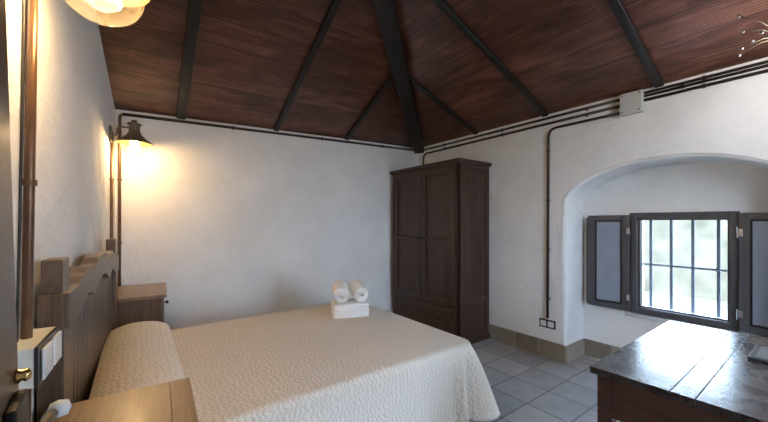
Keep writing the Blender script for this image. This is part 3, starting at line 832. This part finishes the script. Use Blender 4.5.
bm = bmesh.new(); box(bm, -.125, .125, -.115, .115, 0, .012); link('cover', bm, M['slate'], fo, bevel=.002)
bm = bmesh.new(); box(bm, -.105, .105, -.095, .095, .012, .0135); link('cover_panel', bm, plain('grey_cover_panel', (.22, .22, .215), .35, 0, .5, .05), fo)

# ------------------------------------------------------------------ wall lamps
def wall_lamp(y, zc, out, label, sc=1.0):
    o = empty('wall_lamp', (wl(y), y, zc), RW); tag(o, label, 'lamp', 'bronze wall lamps with glass globes beside the bed')
    bm = bmesh.new(); box(bm, 0, .018, -.035, .035, -.045, .085); link('backplate', bm, M['bronze'], o, bevel=.006)
    bm = bmesh.new(); pts = [(.015, 0, .055), (.05, 0, .095), (.09, 0, .105), (.12, 0, .098), (out-.01, 0, .10)] if out > .14 else [(.015, 0, .055), (out, 0, .10)]
    tube(bm, [(.015, 0, .02), (.035, 0, .015), (.05, 0, .035), (.05, 0, .07), (.062, 0, .088), (out-.03, 0, .092)], .007, 10)
    link('arm', bm, M['bronze'], o, smooth=True)
    bm = bmesh.new()
    prof = [(0, .158), (.018, .156), (.024, .148), (.012, .142), (.012, .134), (.046, .130), (.052, .120), (.036, .112), (.038, .062), (.052, .034), (.082, .006), (.118, -.022), (.124, -.030), (.120, -.034)]
    lathe(bm, prof, (out, 0, 0), 40); sh = link('shade', bm, M['bronze'], o, smooth=True)
    bm = bmesh.new(); lathe(bm, [(.118, -.0345), (.078, .000), (.050, .024), (.034, .044), (.0, .046)], (out, 0, 0), 40); link('shade_lining', bm, M['bronzeglow'], sh, smooth=True)
    bm = bmesh.new(); gr = .092*sc
    gp = [(.050, .020), (.062, .0)] + [(gr*math.cos(a), -.058*sc + .078*sc*math.sin(a)) for a in [math.radians(q) for q in range(35, -90, -11)]] + [(0, -.136*sc)]
    lathe(bm, gp, (out, 0, 0), 40); link('glass_globe', bm, M['glass'], o, smooth=True)
    bm = bmesh.new(); lathe(bm, [(0, .045), (.016, .045), (.018, .02), (.018, .0)], (out, 0, 0), 16); link('bulb_socket', bm, M['cream'], o, smooth=True)
    bm = bmesh.new(); sphere(bm, (out, 0, -.035*sc), .032*sc, 20, 1.15); link('bulb', bm, M['bulb'], o, smooth=True)
    return o
wall_lamp(3.43, 2.055, .160, 'bronze wall lamp lit in the far corner above the nightstand')
wall_lamp(1.30, 2.125, .178, 'bronze wall lamp at the top left, its glowing globe seen from below', 1.12)

# small ceiling chandelier, partly out of frame
ch = empty('chandelier', (2.80, .18, 2.38)); tag(ch, 'thin armed metal ceiling light with tiny bulbs at the upper right', 'ceiling light')
bm = bmesh.new(); lathe(bm, [(0, .12), (.012, .12), (.012, .03), (.03, .02), (.035, 0), (.03, -.02), (0, -.03)], (0, 0, 0), 20); link('hub', bm, M['steel'], ch, smooth=True)
bm = bmesh.new(); tube(bm, [(0, 0, .10), (0, 0, zr(2.80, 0)-2.38+.005)], .006, 10); link('stem', bm, M['dark'], ch, smooth=True)
bm = bmesh.new(); zt = zr(2.80, 0)-2.38; lathe(bm, [(0, zt-.04), (.05, zt-.035), (.055, zt+.01)], (0, 0, 0), 24); link('canopy', bm, M['steel'], ch, smooth=True)
arms = [(r_*.806 + d_*.592, -r_*.592 + d_*.806, u_) for r_, d_, u_ in ((-.245, 0, .105), (-.17, .05, .05), (-.19, -.06, -.016), (-.145, .08, -.027), (-.096, .14, -.037), (-.14, -.10, -.12), (.05, .2, .08), (.2, .06, .1), (.22, -.05, 0), (.1, -.2, .06), (.0, -.22, -.03), (.15, .12, -.07))]
for a in arms:
    bm = bmesh.new(); v = Vector(a); tube(bm, [v*.08, v*.5+Vector((0, 0, .02)), v], .0025, 8); am = link('arm', bm, M['bronze'], ch, smooth=True)
    bm = bmesh.new(); sphere(bm, v, .008, 12); link('bulb', bm, M['crystal'], am, smooth=True)

# ------------------------------------------------------------------ lights
def point(name, loc, power, col, size, parent=None):
    l = bpy.data.lights.new(name, 'POINT'); l.energy = power; l.color = col; l.shadow_soft_size = size
    o = bpy.data.objects.new(name, l); C.objects.link(o); o.location = loc; return o
wv = wl(3.43)
point('lamp_light', (wv+.160, 3.43, 2.055-.04), 22, (1, .66, .30), .04)
point('lamp_light', (wl(1.30)+.178, 1.30, 2.125-.05), 34, (1, .66, .30), .04)
point('chandelier_light', (2.80, .18, 2.31), 7, (1, .97, .96), .12)

wd_ = bpy.data.worlds.new('sky'); bpy.context.scene.world = wd_; wd_.use_nodes = True
n = wd_.node_tree.nodes; l = wd_.node_tree.links; bg = n['Background']
tc = n.new('ShaderNodeTexCoord'); sp = n.new('ShaderNodeSeparateXYZ'); l.new(tc.outputs['Generated'], sp.inputs[0])
r = ramp(n, [(0, (.66, .80, 1.0)), (.6, (.50, .70, 1.0))]); l.new(sp.outputs[2], r.inputs['Fac']); l.new(r.outputs['Color'], bg.inputs['Color'])
bg.inputs['Strength'].default_value = 12
sl = bpy.data.lights.new('sun', 'SUN'); sl.energy = 9; sl.angle = .02; sl.color = (1, .95, .86)
so_ = bpy.data.objects.new('sun', sl); C.objects.link(so_); so_.location = (-5, 3, 9)
so_.rotation_euler = Vector((-.62, .25, 1)).to_track_quat('Z', 'Y').to_euler()

# ------------------------------------------------------------------ camera
cam = bpy.data.cameras.new('camera'); co = bpy.data.objects.new('camera', cam); C.objects.link(co)
co.location = (0, 0, 1.38); co.rotation_euler = (PI/2, 0, -math.radians(36.3))
cam.sensor_width = 36; cam.lens = 336/768*36; cam.shift_y = (222-211)/768; cam.clip_start = .02
S = bpy.context.scene; S.camera = co
S.view_settings.view_transform = 'Standard'; S.view_settings.look = 'None'; S.view_settings.gamma = 1
S.view_settings.exposure = 1.0; S.view_settings.use_curve_mapping = False
